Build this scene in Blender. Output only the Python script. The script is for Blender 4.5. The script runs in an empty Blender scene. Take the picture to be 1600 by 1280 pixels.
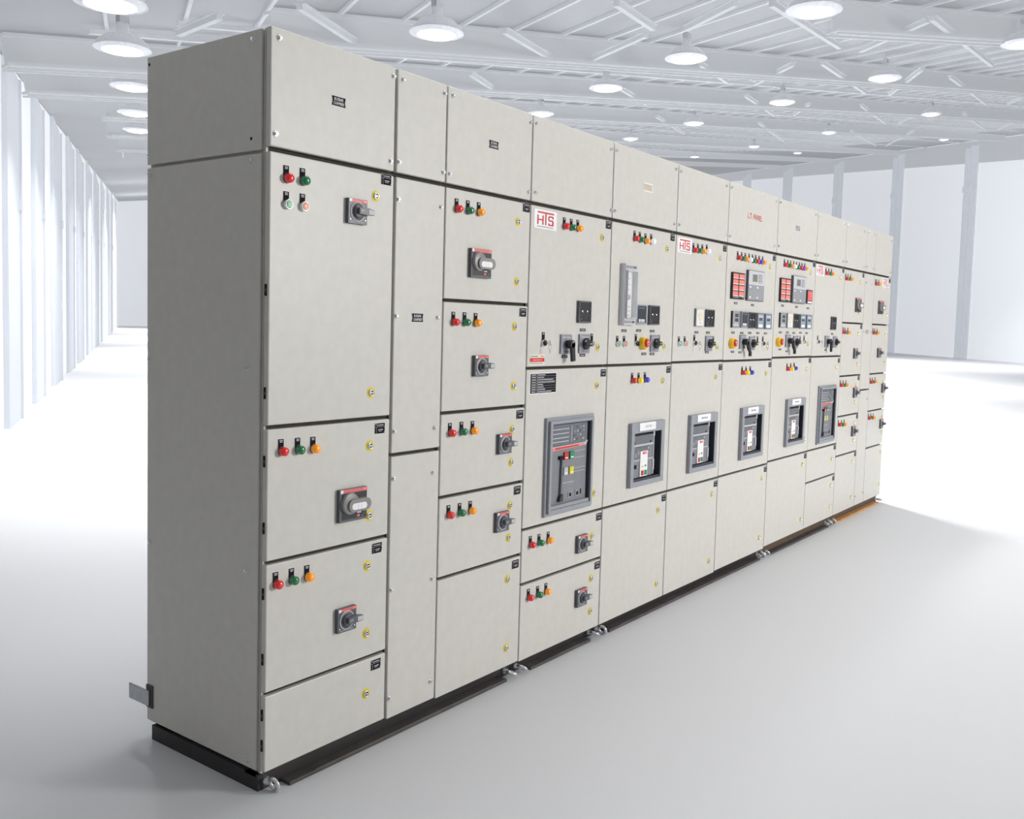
import bpy, bmesh, math
from mathutils import Vector, Matrix
PI = math.pi
C = bpy.context.scene.collection
WPOS = {}                                   # world position of every placed object, for parent-relative offsets

# ------------------------------------------------------------------ materials
def srgb(r, g, b):
    f = lambda c: (c/255/12.92) if c <= 10 else ((c/255+0.055)/1.055)**2.4
    return (f(r), f(g), f(b), 1)
def mat(name, col, rough=0.5, metal=0.0, noise=0.0, scale=40.0, bump=0.0, coat=0.0, emis=0.0, trans=0.0, spec=0.5, ecol=None):
    m = bpy.data.materials.new(name); m.use_nodes = True
    nt = m.node_tree; b = nt.nodes['Principled BSDF']
    c = srgb(*col)
    b.inputs['Base Color'].default_value = c
    b.inputs['Roughness'].default_value = rough
    b.inputs['Metallic'].default_value = metal
    b.inputs['Specular IOR Level'].default_value = spec
    if coat: b.inputs['Coat Weight'].default_value = coat; b.inputs['Coat Roughness'].default_value = 0.08
    if trans: b.inputs['Transmission Weight'].default_value = trans; b.inputs['IOR'].default_value = 1.2
    if emis:
        b.inputs['Emission Color'].default_value = srgb(*(ecol or col)); b.inputs['Emission Strength'].default_value = emis
    if noise or bump:
        tc = nt.nodes.new('ShaderNodeTexCoord')
        nz = nt.nodes.new('ShaderNodeTexNoise'); nz.inputs['Scale'].default_value = scale; nz.inputs['Detail'].default_value = 4
        nt.links.new(tc.outputs['Object'], nz.inputs['Vector'])
        if noise:
            rmp = nt.nodes.new('ShaderNodeValToRGB')
            rmp.color_ramp.elements[0].position = 0.3; rmp.color_ramp.elements[1].position = 0.7
            rmp.color_ramp.elements[0].color = tuple(v*(1-noise) for v in c[:3])+(1,)
            rmp.color_ramp.elements[1].color = tuple(min(1, v*(1+noise)) for v in c[:3])+(1,)
            nt.links.new(nz.outputs['Fac'], rmp.inputs['Fac']); nt.links.new(rmp.outputs['Color'], b.inputs['Base Color'])
        if bump:
            n2 = nt.nodes.new('ShaderNodeTexNoise'); n2.inputs['Scale'].default_value = scale*6
            nt.links.new(tc.outputs['Object'], n2.inputs['Vector'])
            bp = nt.nodes.new('ShaderNodeBump'); bp.inputs['Strength'].default_value = bump; bp.inputs['Distance'].default_value = 0.001
            nt.links.new(n2.outputs['Fac'], bp.inputs['Height']); nt.links.new(bp.outputs['Normal'], b.inputs['Normal'])
    return m
M = {
 'paint': mat('pebble_grey_paint', (203,201,195), 0.42, noise=0.03, scale=25, bump=0.12, spec=0.4),
 'gasket': mat('dark_gasket', (58,55,48), 0.8, noise=0.1),
 'base': mat('black_base_paint', (40,35,38), 0.5, noise=0.15, scale=15),
 'flange': mat('worn_grey_flange', (74,69,68), 0.6, noise=0.25, scale=12),
 'wood': mat('tan_primer', (196,146,92), 0.6, noise=0.15, scale=18),
 'brown': mat('brown_primer', (92,74,58), 0.6, noise=0.2, scale=12),
 'chrome': mat('zinc_plate', (220,222,226), 0.25, .85, noise=0.05, scale=90),
 'steel': mat('galvanised_steel', (176,178,182), 0.35, 1.0, noise=0.12, scale=60),
 'yellow': mat('yellow_ring', (222,200,24), 0.5, noise=0.04),
 'black': mat('black_plastic', (26,26,30), 0.4, noise=0.05),
 'blackgloss': mat('black_label', (24,22,25), 0.75, noise=0.05, spec=.15),
 'white': mat('white_plastic', (236,236,238), 0.45, noise=0.02),
 'cream': mat('cream_dial', (226,220,204), 0.5, noise=0.02),
 'plate': mat('slate_plastic', (86,88,95), 0.4, noise=0.05),
 'grip': mat('warm_grey_plastic', (134,132,132), 0.4, noise=0.04),
 'greyplate': mat('lilac_grey_plate', (142,142,154), 0.45, noise=0.05),
 'bezel': mat('breaker_bezel_grey', (148,151,159), 0.45, noise=0.04),
 'bezeldark': mat('breaker_recess_dark', (50,54,62), 0.5, noise=0.05),
 'breaker': mat('breaker_face_grey', (126,128,134), 0.45, noise=0.05),
 'breakerdk': mat('breaker_trip_grey', (104,109,115), 0.35, noise=0.06),
 'linegrey': mat('line_grey', (188,190,194), 0.5, noise=0.02),
 'strokegrey': mat('stroke_grey', (150,150,155), 0.5, noise=0.02),
 'red': mat('red_ink', (200,36,44), 0.45, noise=0.03),
 'pink': mat('faded_red', (222,106,106), 0.45, noise=0.04),
 'salmon': mat('salmon_window', (244,140,130), 0.3, noise=0.05),
 'lcd': mat('lcd_olive', (122,126,112), 0.25, noise=0.03),
 'screen_and_glare': mat('dark_screen_and_glare', (64,68,76), 0.15, noise=0.05),
 'facegrey': mat('relay_face_grey', (150,152,156), 0.45, noise=0.04),
 'facelight': mat('relay_face_light', (196,198,204), 0.45, noise=0.03),
 'bluegrey': mat('blue_grey_case', (112,124,140), 0.4, noise=0.04),
 'bluelight': mat('blue_grey_face', (150,160,172), 0.4, noise=0.04),
 'tan': mat('tan_label', (196,182,160), 0.6, noise=0.05),
 'glass': mat('clear_cover', (244,247,249), 0.06),
 'estopyellow': mat('guard_yellow', (244,196,40), 0.4, noise=0.03),
 'estopred': mat('mushroom_red', (206,40,32), 0.3, coat=0.6, noise=0.03),
 'green': mat('green_key', (24,140,96), 0.4, noise=0.03),
 'yellowkey': mat('yellow_key', (214,204,40), 0.4, noise=0.03),
 'hole': mat('hole_black', (14,13,13), 0.9, noise=0.05),
}
M['glass'].node_tree.nodes['Principled BSDF'].inputs['Alpha'].default_value = .16
LENS = {'r': (206,20,22), 'g': (4,104,58), 'o': (255,152,0), 'w': (236,240,246), 'y': (250,216,0), 'b': (48,58,196)}
for k, c in LENS.items(): M['lens_'+k] = mat('lens_'+{'r':'red','g':'green','o':'amber','w':'white','y':'yellow','b':'blue'}[k], c, 0.22, coat=0.8, noise=0.06, scale=300, emis=0.2)
M['cap_g'] = mat('pale_green_cap', (120,176,140), 0.35, noise=0.04, coat=0.3)
M['cap_r'] = mat('pale_red_cap', (232,140,112), 0.35, noise=0.04, coat=0.3)
M['cap_y'] = mat('pale_yellow_cap', (216,212,150), 0.35, noise=0.04, coat=0.3)

# ------------------------------------------------------------------ mesh builder (objects face -y, u=x, v=z)
class MB:
    def __init__(s): s.bm = bmesh.new(); s.mats = []
    def mi(s, m):
        if m not in s.mats: s.mats.append(m)
        return s.mats.index(m)
    def box(s, x0, x1, y0, y1, z0, z1, m):
        i = s.mi(m)
        v = [s.bm.verts.new((x, y, z)) for x in (x0, x1) for y in (y0, y1) for z in (z0, z1)]
        for f in ((0,1,3,2),(4,6,7,5),(0,4,5,1),(2,3,7,6),(0,2,6,4),(1,5,7,3)):
            s.bm.faces.new([v[k] for k in f]).material_index = i
        return v
    def lathe(s, prof, m, cx=0, cz=0, n=24, smooth=True):
        """prof: (radius, depth) from the surface outward; axis -y"""
        i = s.mi(m); rings = []
        for r, d in prof:
            if r < 1e-6: rings.append([s.bm.verts.new((cx, -d, cz))])
            else: rings.append([s.bm.verts.new((cx+r*math.cos(2*PI*k/n), -d, cz+r*math.sin(2*PI*k/n))) for k in range(n)])
        for a, b in zip(rings, rings[1:]):
            for k in range(n):
                q = [a[k % len(a)], a[(k+1) % len(a)], b[(k+1) % len(b)], b[k % len(b)]]
                q = list(dict.fromkeys(q))
                if len(q) > 2:
                    f = s.bm.faces.new(q); f.material_index = i; f.smooth = smooth
        if len(rings[-1]) > 1:
            f = s.bm.faces.new(rings[-1]); f.material_index = i
    def prism(s, pts, y0, y1, m, smooth=False):
        """pts: outline in x,z"""
        i = s.mi(m)
        a = [s.bm.verts.new((x, y0, z)) for x, z in pts]; b = [s.bm.verts.new((x, y1, z)) for x, z in pts]
        s.bm.faces.new(a).material_index = i; s.bm.faces.new(b[::-1]).material_index = i
        n = len(pts)
        for k in range(n):
            f = s.bm.faces.new([a[k], b[k], b[(k+1) % n], a[(k+1) % n]]); f.material_index = i; f.smooth = smooth
    def ring(s, w, h, iw, ih, y0, y1, m, ix=0, iz=0):
        """rectangular frame w x h with an opening iw x ih centred at ix, iz"""
        o = [(-w/2,-h/2),(w/2,-h/2),(w/2,h/2),(-w/2,h/2)]
        q = [(ix-iw/2,iz-ih/2),(ix+iw/2,iz-ih/2),(ix+iw/2,iz+ih/2),(ix-iw/2,iz+ih/2)]
        i = s.mi(m)
        V = [[s.bm.verts.new((x, y, z)) for x, z in p] for p in (o, q) for y in (y0, y1)]
        of, ob, qf, qb = V
        for k in range(4):
            j = (k+1) % 4
            for f in ([of[k], of[j], qf[j], qf[k]], [ob[j], ob[k], qb[k], qb[j]], [of[j], of[k], ob[k], ob[j]], [qf[k], qf[j], qb[j], qb[k]]):
                s.bm.faces.new(f).material_index = i
    def tube(s, pts, r, m, n=8, closed=False, flat=None):
        i = s.mi(m); P = [Vector(p) for p in pts]; rings = []
        for k, p in enumerate(P):
            if closed: t = (P[(k+1) % len(P)]-P[k-1])
            else: t = (P[min(k+1, len(P)-1)]-P[max(k-1, 0)])
            t.normalize(); u = t.orthogonal() if abs(t.z) > .95 else t.cross(Vector((0,0,1)))
            u.normalize(); w = t.cross(u)
            rings.append([s.bm.verts.new(p+r*(math.cos(2*PI*j/n)*u+math.sin(2*PI*j/n)*w)) for j in range(n)])
        R = list(zip(rings, rings[1:]))+([(rings[-1], rings[0])] if closed else [])
        for a, b in R:
            for j in range(n):
                f = s.bm.faces.new([a[j], a[(j+1) % n], b[(j+1) % n], b[j]]); f.material_index = i; f.smooth = True
        if not closed:
            s.bm.faces.new(rings[0][::-1]).material_index = i; s.bm.faces.new(rings[-1]).material_index = i
    def torus(s, R, r, mtx, m, n=20, k=8):
        i = s.mi(m); g = []
        for a in range(n):
            A = 2*PI*a/n
            g.append([s.bm.verts.new(mtx @ Vector(((R+r*math.cos(2*PI*b/k))*math.cos(A), (R+r*math.cos(2*PI*b/k))*math.sin(A), r*math.sin(2*PI*b/k)))) for b in range(k)])
        for a in range(n):
            for b in range(k):
                f = s.bm.faces.new([g[a][b], g[(a+1) % n][b], g[(a+1) % n][(b+1) % k], g[a][(b+1) % k]]); f.material_index = i; f.smooth = True
    def text(s, body, w, h, m, cx=0, cz=0, y=-0.001):
        """raised lettering scaled to w x h, facing -y"""
        cu = bpy.data.curves.new('lettering', 'FONT'); cu.body = body; cu.align_x = 'CENTER'; cu.resolution_u = 2
        ob = bpy.data.objects.new('lettering', cu); C.objects.link(ob)
        bpy.context.view_layer.update()
        me = ob.to_mesh(); i = s.mi(m)
        xs = [v.co.x for v in me.vertices]; ys = [v.co.y for v in me.vertices]
        x0, x1, y0, y1 = min(xs), max(xs), min(ys), max(ys)
        vv = [s.bm.verts.new((cx+((v.co.x-x0)/(x1-x0)-.5)*w, y, cz+((v.co.y-y0)/(y1-y0)-.5)*h)) for v in me.vertices]
        for p in me.polygons:
            try: s.bm.faces.new([vv[k] for k in p.vertices]).material_index = i
            except ValueError: pass
        ob.to_mesh_clear(); bpy.data.objects.remove(ob); bpy.data.curves.remove(cu)
    def strokes(s, x0, x1, z, h, m, y=-0.001, seed=3, gap=.35, d=.0006):
        """a line of small marks standing for print too small to read"""
        k = seed*7+1; x = x0; unit = h*1.1
        while x < x1-unit*.5:
            k = (k*1103515245+12345) & 0x7fffffff
            L = min(unit*(.8+(k >> 8) % 5*.45), x1-x)
            s.box(x, x+L, y-d, y, z-h/2, z+h/2, m); x += L+unit*gap
    def mesh(s, name, bevel=0):
        me = bpy.data.meshes.new(name)
        bmesh.ops.recalc_face_normals(s.bm, faces=s.bm.faces)
        s.bm.to_mesh(me); s.bm.free()
        for m in s.mats: me.materials.append(M[m] if isinstance(m, str) else m)
        return me
def put(name, me, loc, parent=None, bevel=0, rot=None):
    o = bpy.data.objects.new(name, me); C.objects.link(o)
    p = WPOS.get(parent.name, Vector()) if parent else Vector()
    o.location = Vector(loc)-p; WPOS[o.name] = Vector(loc)
    if parent: o.parent = parent
    if rot: o.rotation_euler = rot
    if bevel:
        b = o.modifiers.new('edge', 'BEVEL'); b.width = bevel; b.segments = 2; b.limit_method = 'ANGLE'
    return o
def root(name, loc, label, cat, group=None):
    o = bpy.data.objects.new(name, None); C.objects.link(o); o.location = loc; WPOS[o.name] = Vector(loc)
    o.empty_display_size = .1; o['label'] = label; o['category'] = cat
    if group: o['group'] = group
    return o
def struct(name, me, loc=(0,0,0)):
    o = put(name, me, loc); o['kind'] = 'structure'; return o
CACHE = {}
def cached(key, fn):
    if key not in CACHE: CACHE[key] = fn()
    return CACHE[key]

# ------------------------------------------------------------------ small fittings
def m_lamp(c):
    b = MB(); b.lathe([(.0145,0),(.0145,.004),(.0130,.006)], 'plate'); L = 'lens_'+c
    b.lathe([(.0135,.003),(.0140,.015),(.0132,.019),(.0105,.0225),(.006,.0245),(0,.025)], L); return b.mesh('indicator_lamp')
def m_tag():
    b = MB(); b.box(-.0118,.0118,-.0008,0,-.002,.0385,'white'); b.box(-.0110,.0100,-.0014,-.0008,-.002,.0370,'blackgloss')
    b.strokes(-.006,.006,.0325,.0028,'linegrey',-.0014,1); b.strokes(-.005,.005,.0280,.0028,'linegrey',-.0014,2); return b.mesh('name_tag')
def m_push(c):
    b = MB(); b.lathe([(.0148,0),(.0148,.013),(.0138,.016),(.0112,.016),(.0112,.012)], 'chrome')
    b.lathe([(.0110,.012),(.0110,.0165),(.0095,.0185),(.0060,.0170),(0,.0165)], 'cap_'+c); return b.mesh('push_button')
def m_button(c):
    b = MB(); b.lathe([(.0128,0),(.0128,.012),(.0112,.015),(.0085,.015)], 'chrome')
    b.lathe([(.0085,.0135),(.0085,.0165),(.004,.018),(0,.018)], {'s':'greyplate','y':'cap_y','k':'black'}[c]); return b.mesh('push_button')
def m_key(k):
    b = MB(); b.lathe([(.0145,0),(.0145,.010),(.0125,.014)], 'chrome'); b.lathe([(.0115,.013),(.0115,.022),(.009,.025),(0,.025)], 'black')
    if k == 'key':
        b.box(-.0015,.0015,-.046,-.024,-.003,.003,'chrome'); b.prism([(.011*math.cos(a*PI/6)*.15, .011*math.sin(a*PI/6)) for a in range(12)], -.062,-.046,'chrome')
        b.torus(.013,.0012, Matrix.Translation((0,-.058,-.014)) @ Matrix.Rotation(PI/2,4,'Y'), 'chrome', 14, 5)
        b.box(-.001,.001,-.060,-.052,-.040,-.026,'chrome')
    else: b.box(-.004,.004,-.032,-.024,-.010,.010,'black')
    return b.mesh('key_switch')
def m_lock():
    b = MB(); b.lathe([(.0185,0),(.0185,.0012)], 'yellow', n=28); b.lathe([(.0115,.0012),(.0115,.007),(.0098,.0095),(.0078,.0095),(.0074,.005)], 'chrome')
    b.lathe([(.0074,.004),(.0074,.0055)], 'black'); b.box(-.0055,.0055,-.0085,-.005,-.0018,.0018,'chrome'); return b.mesh('door_lock')
def m_plate():
    b = MB(); b.box(-.0235,.0235,-.0008,0,-.018,.018,'white'); b.box(-.0225,.0225,-.0016,-.0008,-.017,.0172,'blackgloss')
    b.box(-.0225,.0225,-.0020,-.0016,.0050,.0058,'linegrey'); b.box(-.0160,-.0153,-.0020,-.0016,-.017,.005,'linegrey')
    b.strokes(-.014,.016,.0110,.0030,'linegrey',-.0016,4); b.strokes(-.008,.014,-.0040,.0030,'linegrey',-.0016,5); b.strokes(-.006,.010,-.0090,.0026,'strokegrey',-.0016,6)
    for x, z in ((-.019,.0135),(.020,-.0125)): b.lathe([(.0022,.0016),(.0018,.003),(0,.0032)], 'chrome', x, z, 8)
    return b.mesh('circuit_plate')
def m_strip():
    b = MB(); b.prism([(-.027,-.007),(.027,-.007),(.022,0),(.027,.007),(-.027,.007),(-.022,0)], -.0010, 0, 'white')
    b.prism([(-.0255,-.0060),(.0255,-.0060),(.0205,0),(.0255,.0060),(-.0255,.0060),(-.0205,0)], -.0016, -.0010, 'blackgloss')
    b.strokes(-.015,.015,0,.0040,'linegrey',-.0016,7); return b.mesh('device_label')
def m_busbar():
    b = MB(); o = [(-.029,-.0155),(.029,-.0155),(.026,0),(.029,.0155),(-.029,.0155),(-.026,0)]
    b.prism(o, -.0010, 0, 'white'); b.prism([(x*.965, z*.93) for x, z in o], -.0016, -.0010, 'blackgloss')
    b.text('BUSBAR', .037, .0095, 'white', 0, .0062, -.0018); b.text('CHAMBER', .044, .0095, 'white', 0, -.0062, -.0018); return b.mesh('busbar_label')
def m_bolt():
    b = MB(); b.lathe([(.0085,0),(.0085,.0022),(.0075,.0028)], 'chrome'); b.lathe([(.0062,.0022),(.0062,.0075),(.0048,.009),(0,.0092)], 'chrome', n=6, smooth=False); return b.mesh('cover_bolt')
def m_hinge():
    b = MB(); b.lathe([(.0001,0),(.0001,0.0002)], 'hole', n=3)
    b.tube([(-.001,.012,-.017),(-.001,.012,.017)], .0034, 'hole', 8); b.tube([(-.001,.012,-.004),(-.001,.012,.004)], .0038, 'brown', 8); return b.mesh('hinge')
def m_handleplate(w, h, big):
    b = MB(); b.box(-w/2,w/2,-.020,0,-h/2,h/2,'plate'); t = .0085 if not big else .010
    b.box(-w/2+.003,w/2,-.0210,-.020,h/2-t-.002,h/2-.001,'pink'); b.box(-w/2+.003,-w/2+.014,-.0214,-.0210,h/2-t-.002,h/2-.001,'white'); b.box(w/2-.016,w/2-.003,-.0214,-.0210,h/2-t,h/2-.003,'salmon')
    if big:
        b.box(-w/2+.008,w/2-.001,-.0206,-.020,-h/2+.008,h/2-t-.004,'black')
        b.box(.016,.034,-.0212,-.0206,-.030,-.025,'linegrey'); b.box(.016,.028,-.0212,-.0206,-h/2+.011,-h/2+.019,'pink')
        b.tube([(.030+.020*math.cos(a),-.0212,-.022+.020*math.sin(a)) for a in (-1.3,-1,-.7,-.4,-.1,.2,.5)], .0014, 'strokegrey', 5)
    else:
        b.lathe([(.031,.020),(.031,.023),(.0285,.0235)], 'linegrey', -.002, -.001, 28); b.lathe([(.0285,.0232),(.027,.0242),(0,.0242)], 'plate', -.002, -.001, 28)
        b.strokes(-w/2+.008, w/2-.012, -h/2+.006, .004, 'strokegrey', -.020, 9)
        for x in (-w/2+.008, w/2-.008): b.lathe([(.003,.020),(.002,.0225),(0,.0225)], 'chrome', x, -h/2+.013, 8)
    return b.mesh('handle_plate')
def capsule(x0, x1, z, r, n=10):
    return [(x0+r*math.cos(PI/2+PI*k/n), z+r*math.sin(PI/2+PI*k/n)) for k in range(n+1)]+[(x1+r*math.cos(-PI/2+PI*k/n), z+r*math.sin(-PI/2+PI*k/n)) for k in range(n+1)]
def m_grip(big):
    b = MB()
    if big:
        b.lathe([(.036,.0206),(.037,.030),(.034,.044),(.030,.047),(0,.047)], 'grip', -.018, .006, 28)
        b.prism(capsule(-.014, .042, .0, .0205), -.060, -.030, 'grip'); b.prism(capsule(-.012, .033, -.003, .0105), -.0615, -.060, 'white')
        b.prism([(.033,-.013),(.045,-.010),(.047,.004),(.033,.007)], -.0613, -.060, 'plate')
        for x in (.004,.018): b.box(x, x+.001, -.062, -.0615, -.011, .005, 'linegrey')
    else:
        b.lathe([(.024,.0242),(.024,.034),(.021,.040),(0,.041)], 'plate', -.002, -.001, 24)
        b.prism([(-.014,-.010),(.030,-.012),(.058,-.010),(.060,0),(.058,.009),(.030,.014),(-.014,.012)], -.058, -.036, 'plate')
        b.prism([(.030,-.0085),(.058,-.0075),(.0595,0),(.058,.0070),(.030,.0090)], -.0592, -.058, 'linegrey'); b.prism([(.058,-.009),(.064,-.006),(.064,.005),(.058,.008)], -.055,-.040,'linegrey')
        b.box(-.010,.008,-.0600,-.058,-.004,.006,'grip')
    return b.mesh('rotary_grip')
def m_devplate(w, h):
    b = MB(); b.box(-w/2,w/2,-.014,0,-h/2,h/2,'greyplate'); b.box(-w/2+.004,w/2-.004,-.0146,-.014,-h/2+.004,h/2-.004,'greyplate')
    b.strokes(-w/2+.012,w/2-.012,h/2-.012,.005,'linegrey',-.0146,11); b.strokes(-w/2+.016,w/2-.020,-h/2+.010,.004,'plate',-.0146,12)
    for sx in (-1,1):
        for sz in (-1,1): b.lathe([(.003,.0146),(.002,.0165),(0,.0165)], 'chrome', sx*(w/2-.007), sz*(h/2-.007), 8)
    return b.mesh('switch_plate')
def m_lever(k):
    b = MB(); b.lathe([(.017,.0146),(.017,.030),(.019,.032),(.019,.062),(.016,.066),(0,.066)], 'black', 0, 0, 20)
    dx = .010 if k == 'pistol' else .050
    b.prism([(-.013,.006),(.013,.006),(dx+.012,-.070),(dx-.011,-.073)] if k == 'pistol' else [(-.012,-.004),(.012,.004),(dx*.6+.010,-.045),(dx+.006,-.060),(dx+.006,-.084),(dx-.018,-.084),(dx-.018,-.060),(dx*.35-.008,-.045)], -.066, -.046, 'black')
    b.lathe([(.004,.066),(.003,.069),(0,.069)], 'chrome', 0, .010, 8); return b.mesh('pistol_lever')
def m_knob():
    b = MB(); b.lathe([(.030,.0146),(.030,.018)], 'linegrey', 0, 0, 24); b.lathe([(.026,.018),(.026,.034),(.023,.038),(0,.038)], 'black', 0, 0, 24)
    b.prism([(-.026,-.008),(.022,-.010),(.027,0),(.022,.010),(-.026,.008)], -.056, -.036, 'black'); b.box(.004,.022,-.0568,-.056,-.0012,.0012,'white'); return b.mesh('selector_knob')
def m_guard():
    b = MB(); b.lathe([(.040,0),(.040,.006),(.036,.040),(.033,.040),(.033,.008),(.020,.008)], 'estopyellow', 0, 0, 32); b.box(-.006,.006,-.034,-.004,-.044,-.034,'estopyellow'); return b.mesh('stop_guard')
def m_mushroom():
    b = MB(); b.lathe([(.012,.008),(.012,.034),(.026,.036),(.028,.044),(.025,.052),(.012,.056),(0,.0565)], 'estopred', 0, 0, 28)
    b.torus(.013,.0016, Matrix.Translation((0,-.0555,0)) @ Matrix.Rotation(PI/2,4,'X'), 'white', 20, 5); return b.mesh('stop_button')
def m_meter(k):
    b = MB(); w, h = .098, .094
    case = {'black':'plate','digital':'bezel','white':'bluegrey','panel':'black','blue':'bluegrey'}[k]
    b.box(-w/2,w/2,-.026,0,-h/2,h/2,case)
    b.ring(w,h,w-.012,h-.012,-.031,-.026,{'black':'plate','digital':'bluelight','white':'facelight','panel':'facegrey','blue':'bluegrey'}[k])
    if k == 'black':
        b.box(-.043,.043,-.0275,-.026,-.041,.041,'black'); b.prism([(-.040,-.030),(-.010,.004),(.004,.004),(-.028,-.034)], -.0278,-.0275,'screen_and_glare'); b.prism([(.004,-.036),(.038,.000),(.038,.010),(-.004,-.030)], -.0278,-.0275,'screen_and_glare')  # diagonal glare painted as lighter strips on the black face
        for x in (-.020,.020): b.lathe([(.0045,.0275),(.003,.0295),(0,.030)], 'chrome', x, .003, 10)
        b.lathe([(.003,.0275),(.002,.029),(0,.029)], 'strokegrey', -.028, -.032, 8)
    elif k == 'digital':
        b.box(-.043,.043,-.0275,-.026,-.041,.041,'screen_and_glare'); b.box(-.030,.030,-.0280,-.0275,.028,.034,'breakerdk')
        for x in range(4): b.box(-.026+x*.015,-.016+x*.015,-.0285,-.0275,-.034,-.022,'white')
        b.box(-.030,.034,-.0282,-.0275,-.039,-.036,'linegrey')
    elif k == 'white':
        b.box(-.043,.043,-.0275,-.026,-.041,.041,'cream'); b.box(-.030,.036,-.0285,-.0275,-.038,-.020,'white'); b.strokes(-.018,.022,-.029,.004,'strokegrey',-.0285,3)
        b.tube([(.030*math.cos(a),-.028,-.018+.042*math.sin(a)) for a in (.5,.8,1.1,1.4,1.7,2.0,2.3,2.6)], .0008, 'strokegrey', 4)
        b.tube([(0,-.0285,-.018),(-.020,-.0285,.018)], .0008, 'black', 4)
    elif k == 'panel':
        b.box(-.043,.043,-.0275,-.026,-.041,.041,'facegrey')
        for z in (.022,-.004): b.box(-.016,.030,-.0283,-.0275,z-.009,z+.009,'screen_and_glare'); b.strokes(-.010,.024,z,.006,'plate',-.0283,4)
        for x in range(4): b.lathe([(.003,.0275),(.002,.029),(0,.029)], 'white', -.020+x*.014, -.020, 8)
        b.box(-.036,.036,-.0283,-.0275,-.039,-.027,'facelight')
    else:
        b.box(-.043,.043,-.0275,-.026,-.041,.041,'bluelight'); b.box(-.024,.024,-.0283,-.0275,.002,.016,'screen_and_glare'); b.strokes(-.018,.018,.009,.007,'plate',-.0283,4)
        b.box(-.034,.034,-.0283,-.0275,.022,.032,'facelight'); b.prism(capsule(-.024,.024,-.030,.009), -.0300,-.0275,'white')
    return b.mesh('panel_meter')
def m_annun():
    b = MB(); w, h = .170, .190
    b.box(-w/2,w/2,-.030,0,-h/2,h/2,'black')
    for r in range(4):
        z = h/2-.026-r*.042
        for c in (-1,1):
            b.box(c*.042-.036, c*.042+.036, -.0320, -.030, z-.012, z+.017, 'salmon'); b.box(c*.042-.036, c*.042+.036, -.0325, -.030, z-.018, z-.0125, 'white')
        b.box(-.052,-.046,-.0326,-.032,z-.010,z+.015,'pink'); b.box(-.020,-.014,-.0326,-.032,z-.010,z+.015,'pink')
    b.strokes(-.070,.010,-h/2+.013,.009,'strokegrey',-.030,5); b.lathe([(.005,.030),(.004,.034),(0,.034)], 'green', .040, -h/2+.013, 10); b.lathe([(.005,.030),(.004,.034),(0,.034)], 'white', .062, -h/2+.013, 10)
    return b.mesh('alarm_annunciator')
def m_display():
    b = MB(); w, h = .240, .226
    b.box(-w/2,w/2,-.040,0,-h/2,h/2,'plate'); b.box(-w/2+.004,w/2-.002,-.043,-.040,-h/2+.004,h/2-.002,'facegrey'); b.box(-w/2+.006,w/2-.004,-.0440,-.043,.006,h/2-.006,'facelight')
    b.box(-.062,.012,-.0452,-.044,.028,.086,'facegrey'); b.box(-.054,.006,-.0458,-.0452,.032,.082,'lcd'); b.box(.026,.080,-.0448,-.044,.022,.088,'strokegrey')
    for z in (.030,.050,.070): b.box(.034,.072,-.0455,-.0448,z-.003,z+.003,'facelight')
    for x in (-.088,.018):
        for z in (-.012,-.088): b.prism(capsule(x-.005,x+.005,z,.006), -.0460,-.043,'white')
    return b.mesh('protection_relay')
def m_relay():
    b = MB(); w, h = .122, .300
    b.ring(w,h,w-.020,h-.060,-.030,0,'facelight'); b.box(-w/2+.010,w/2-.010,-.006,-.001,-h/2+.030,h/2-.030,'cream')
    b.box(-w/2+.004,-w/2+.010,-.033,-.030,-h/2,h/2,'bezel')
    for s in (-1,1): b.box(-w/2+.020,w/2-.010,-.034,-.030,s*(h/2-.015)-.006,s*(h/2-.015)+.006,'strokegrey'); b.lathe([(.006,.030),(.005,.038),(0,.038)], 'plate', .030, s*(h/2-.015), 10)
    b.box(-.020,.034,-.012,-.006,-.110,.112,'white'); b.lathe([(.013,.012),(.013,.020),(.010,.022),(0,.022)], 'strokegrey', .004, -.012, 16)
    for z in (.080,.050,.026): b.lathe([(.0035,.012),(.003,.014),(0,.014)], 'strokegrey', .006, z, 8)
    b.strokes(-.008,.028,-.060,.004,'strokegrey',-.012,3); b.strokes(-.010,.026,-.080,.004,'strokegrey',-.012,4); b.strokes(-.010,.024,-.100,.004,'strokegrey',-.012,6); return b.mesh('metering_relay')
def m_relaycover():
    b = MB(); b.ring(.094,.232,.086,.224,-.046,-.030,'facelight'); b.box(-.043,.043,-.0448,-.0440,-.112,.112,'glass'); return b.mesh('clear_cover')
def m_redbox():
    b = MB(); b.box(-.050,.050,-.026,0,-.058,.058,'bezeldark'); b.box(-.043,.043,-.0275,-.026,-.034,.050,'pink'); b.box(-.043,.043,-.0280,-.026,-.054,-.040,'white')
    b.strokes(-.028,.030,.030,.006,'salmon',-.0275,4); b.strokes(-.010,.030,.006,.006,'salmon',-.0275,5); b.strokes(-.028,.010,-.018,.006,'salmon',-.0275,6); return b.mesh('red_relay')
def m_logo(w, h):
    b = MB(); b.box(-w/2,w/2,-.0012,0,-h/2,h/2,'white'); y0, y1 = -.0018, -.0012; W, H = w*.74, h*.68
    def bar(x0,x1,z0,z1): b.box(x0*W-W/2, x1*W-W/2, y0, y1, z0*H-H*.42, z1*H-H*.42, 'red')
    bar(.02,1.0,.88,1.0)
    bar(0,.075,0,.72); bar(.30,.375,0,.72); bar(.075,.30,.32,.42)
    bar(.47,.545,0,.88)
    for q in ((.66,.97,0,.11),(.66,.735,.11,.20),(.90,.985,.06,.38),(.68,.95,.34,.45),(.65,.725,.41,.68),(.68,.96,.65,.76),(.90,.975,.55,.68)): bar(*q)
    b.strokes(-w*.37,w*.36,-h*.39,h*.045,'strokegrey',-.0012,8); return b.mesh('logo_plate')
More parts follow.
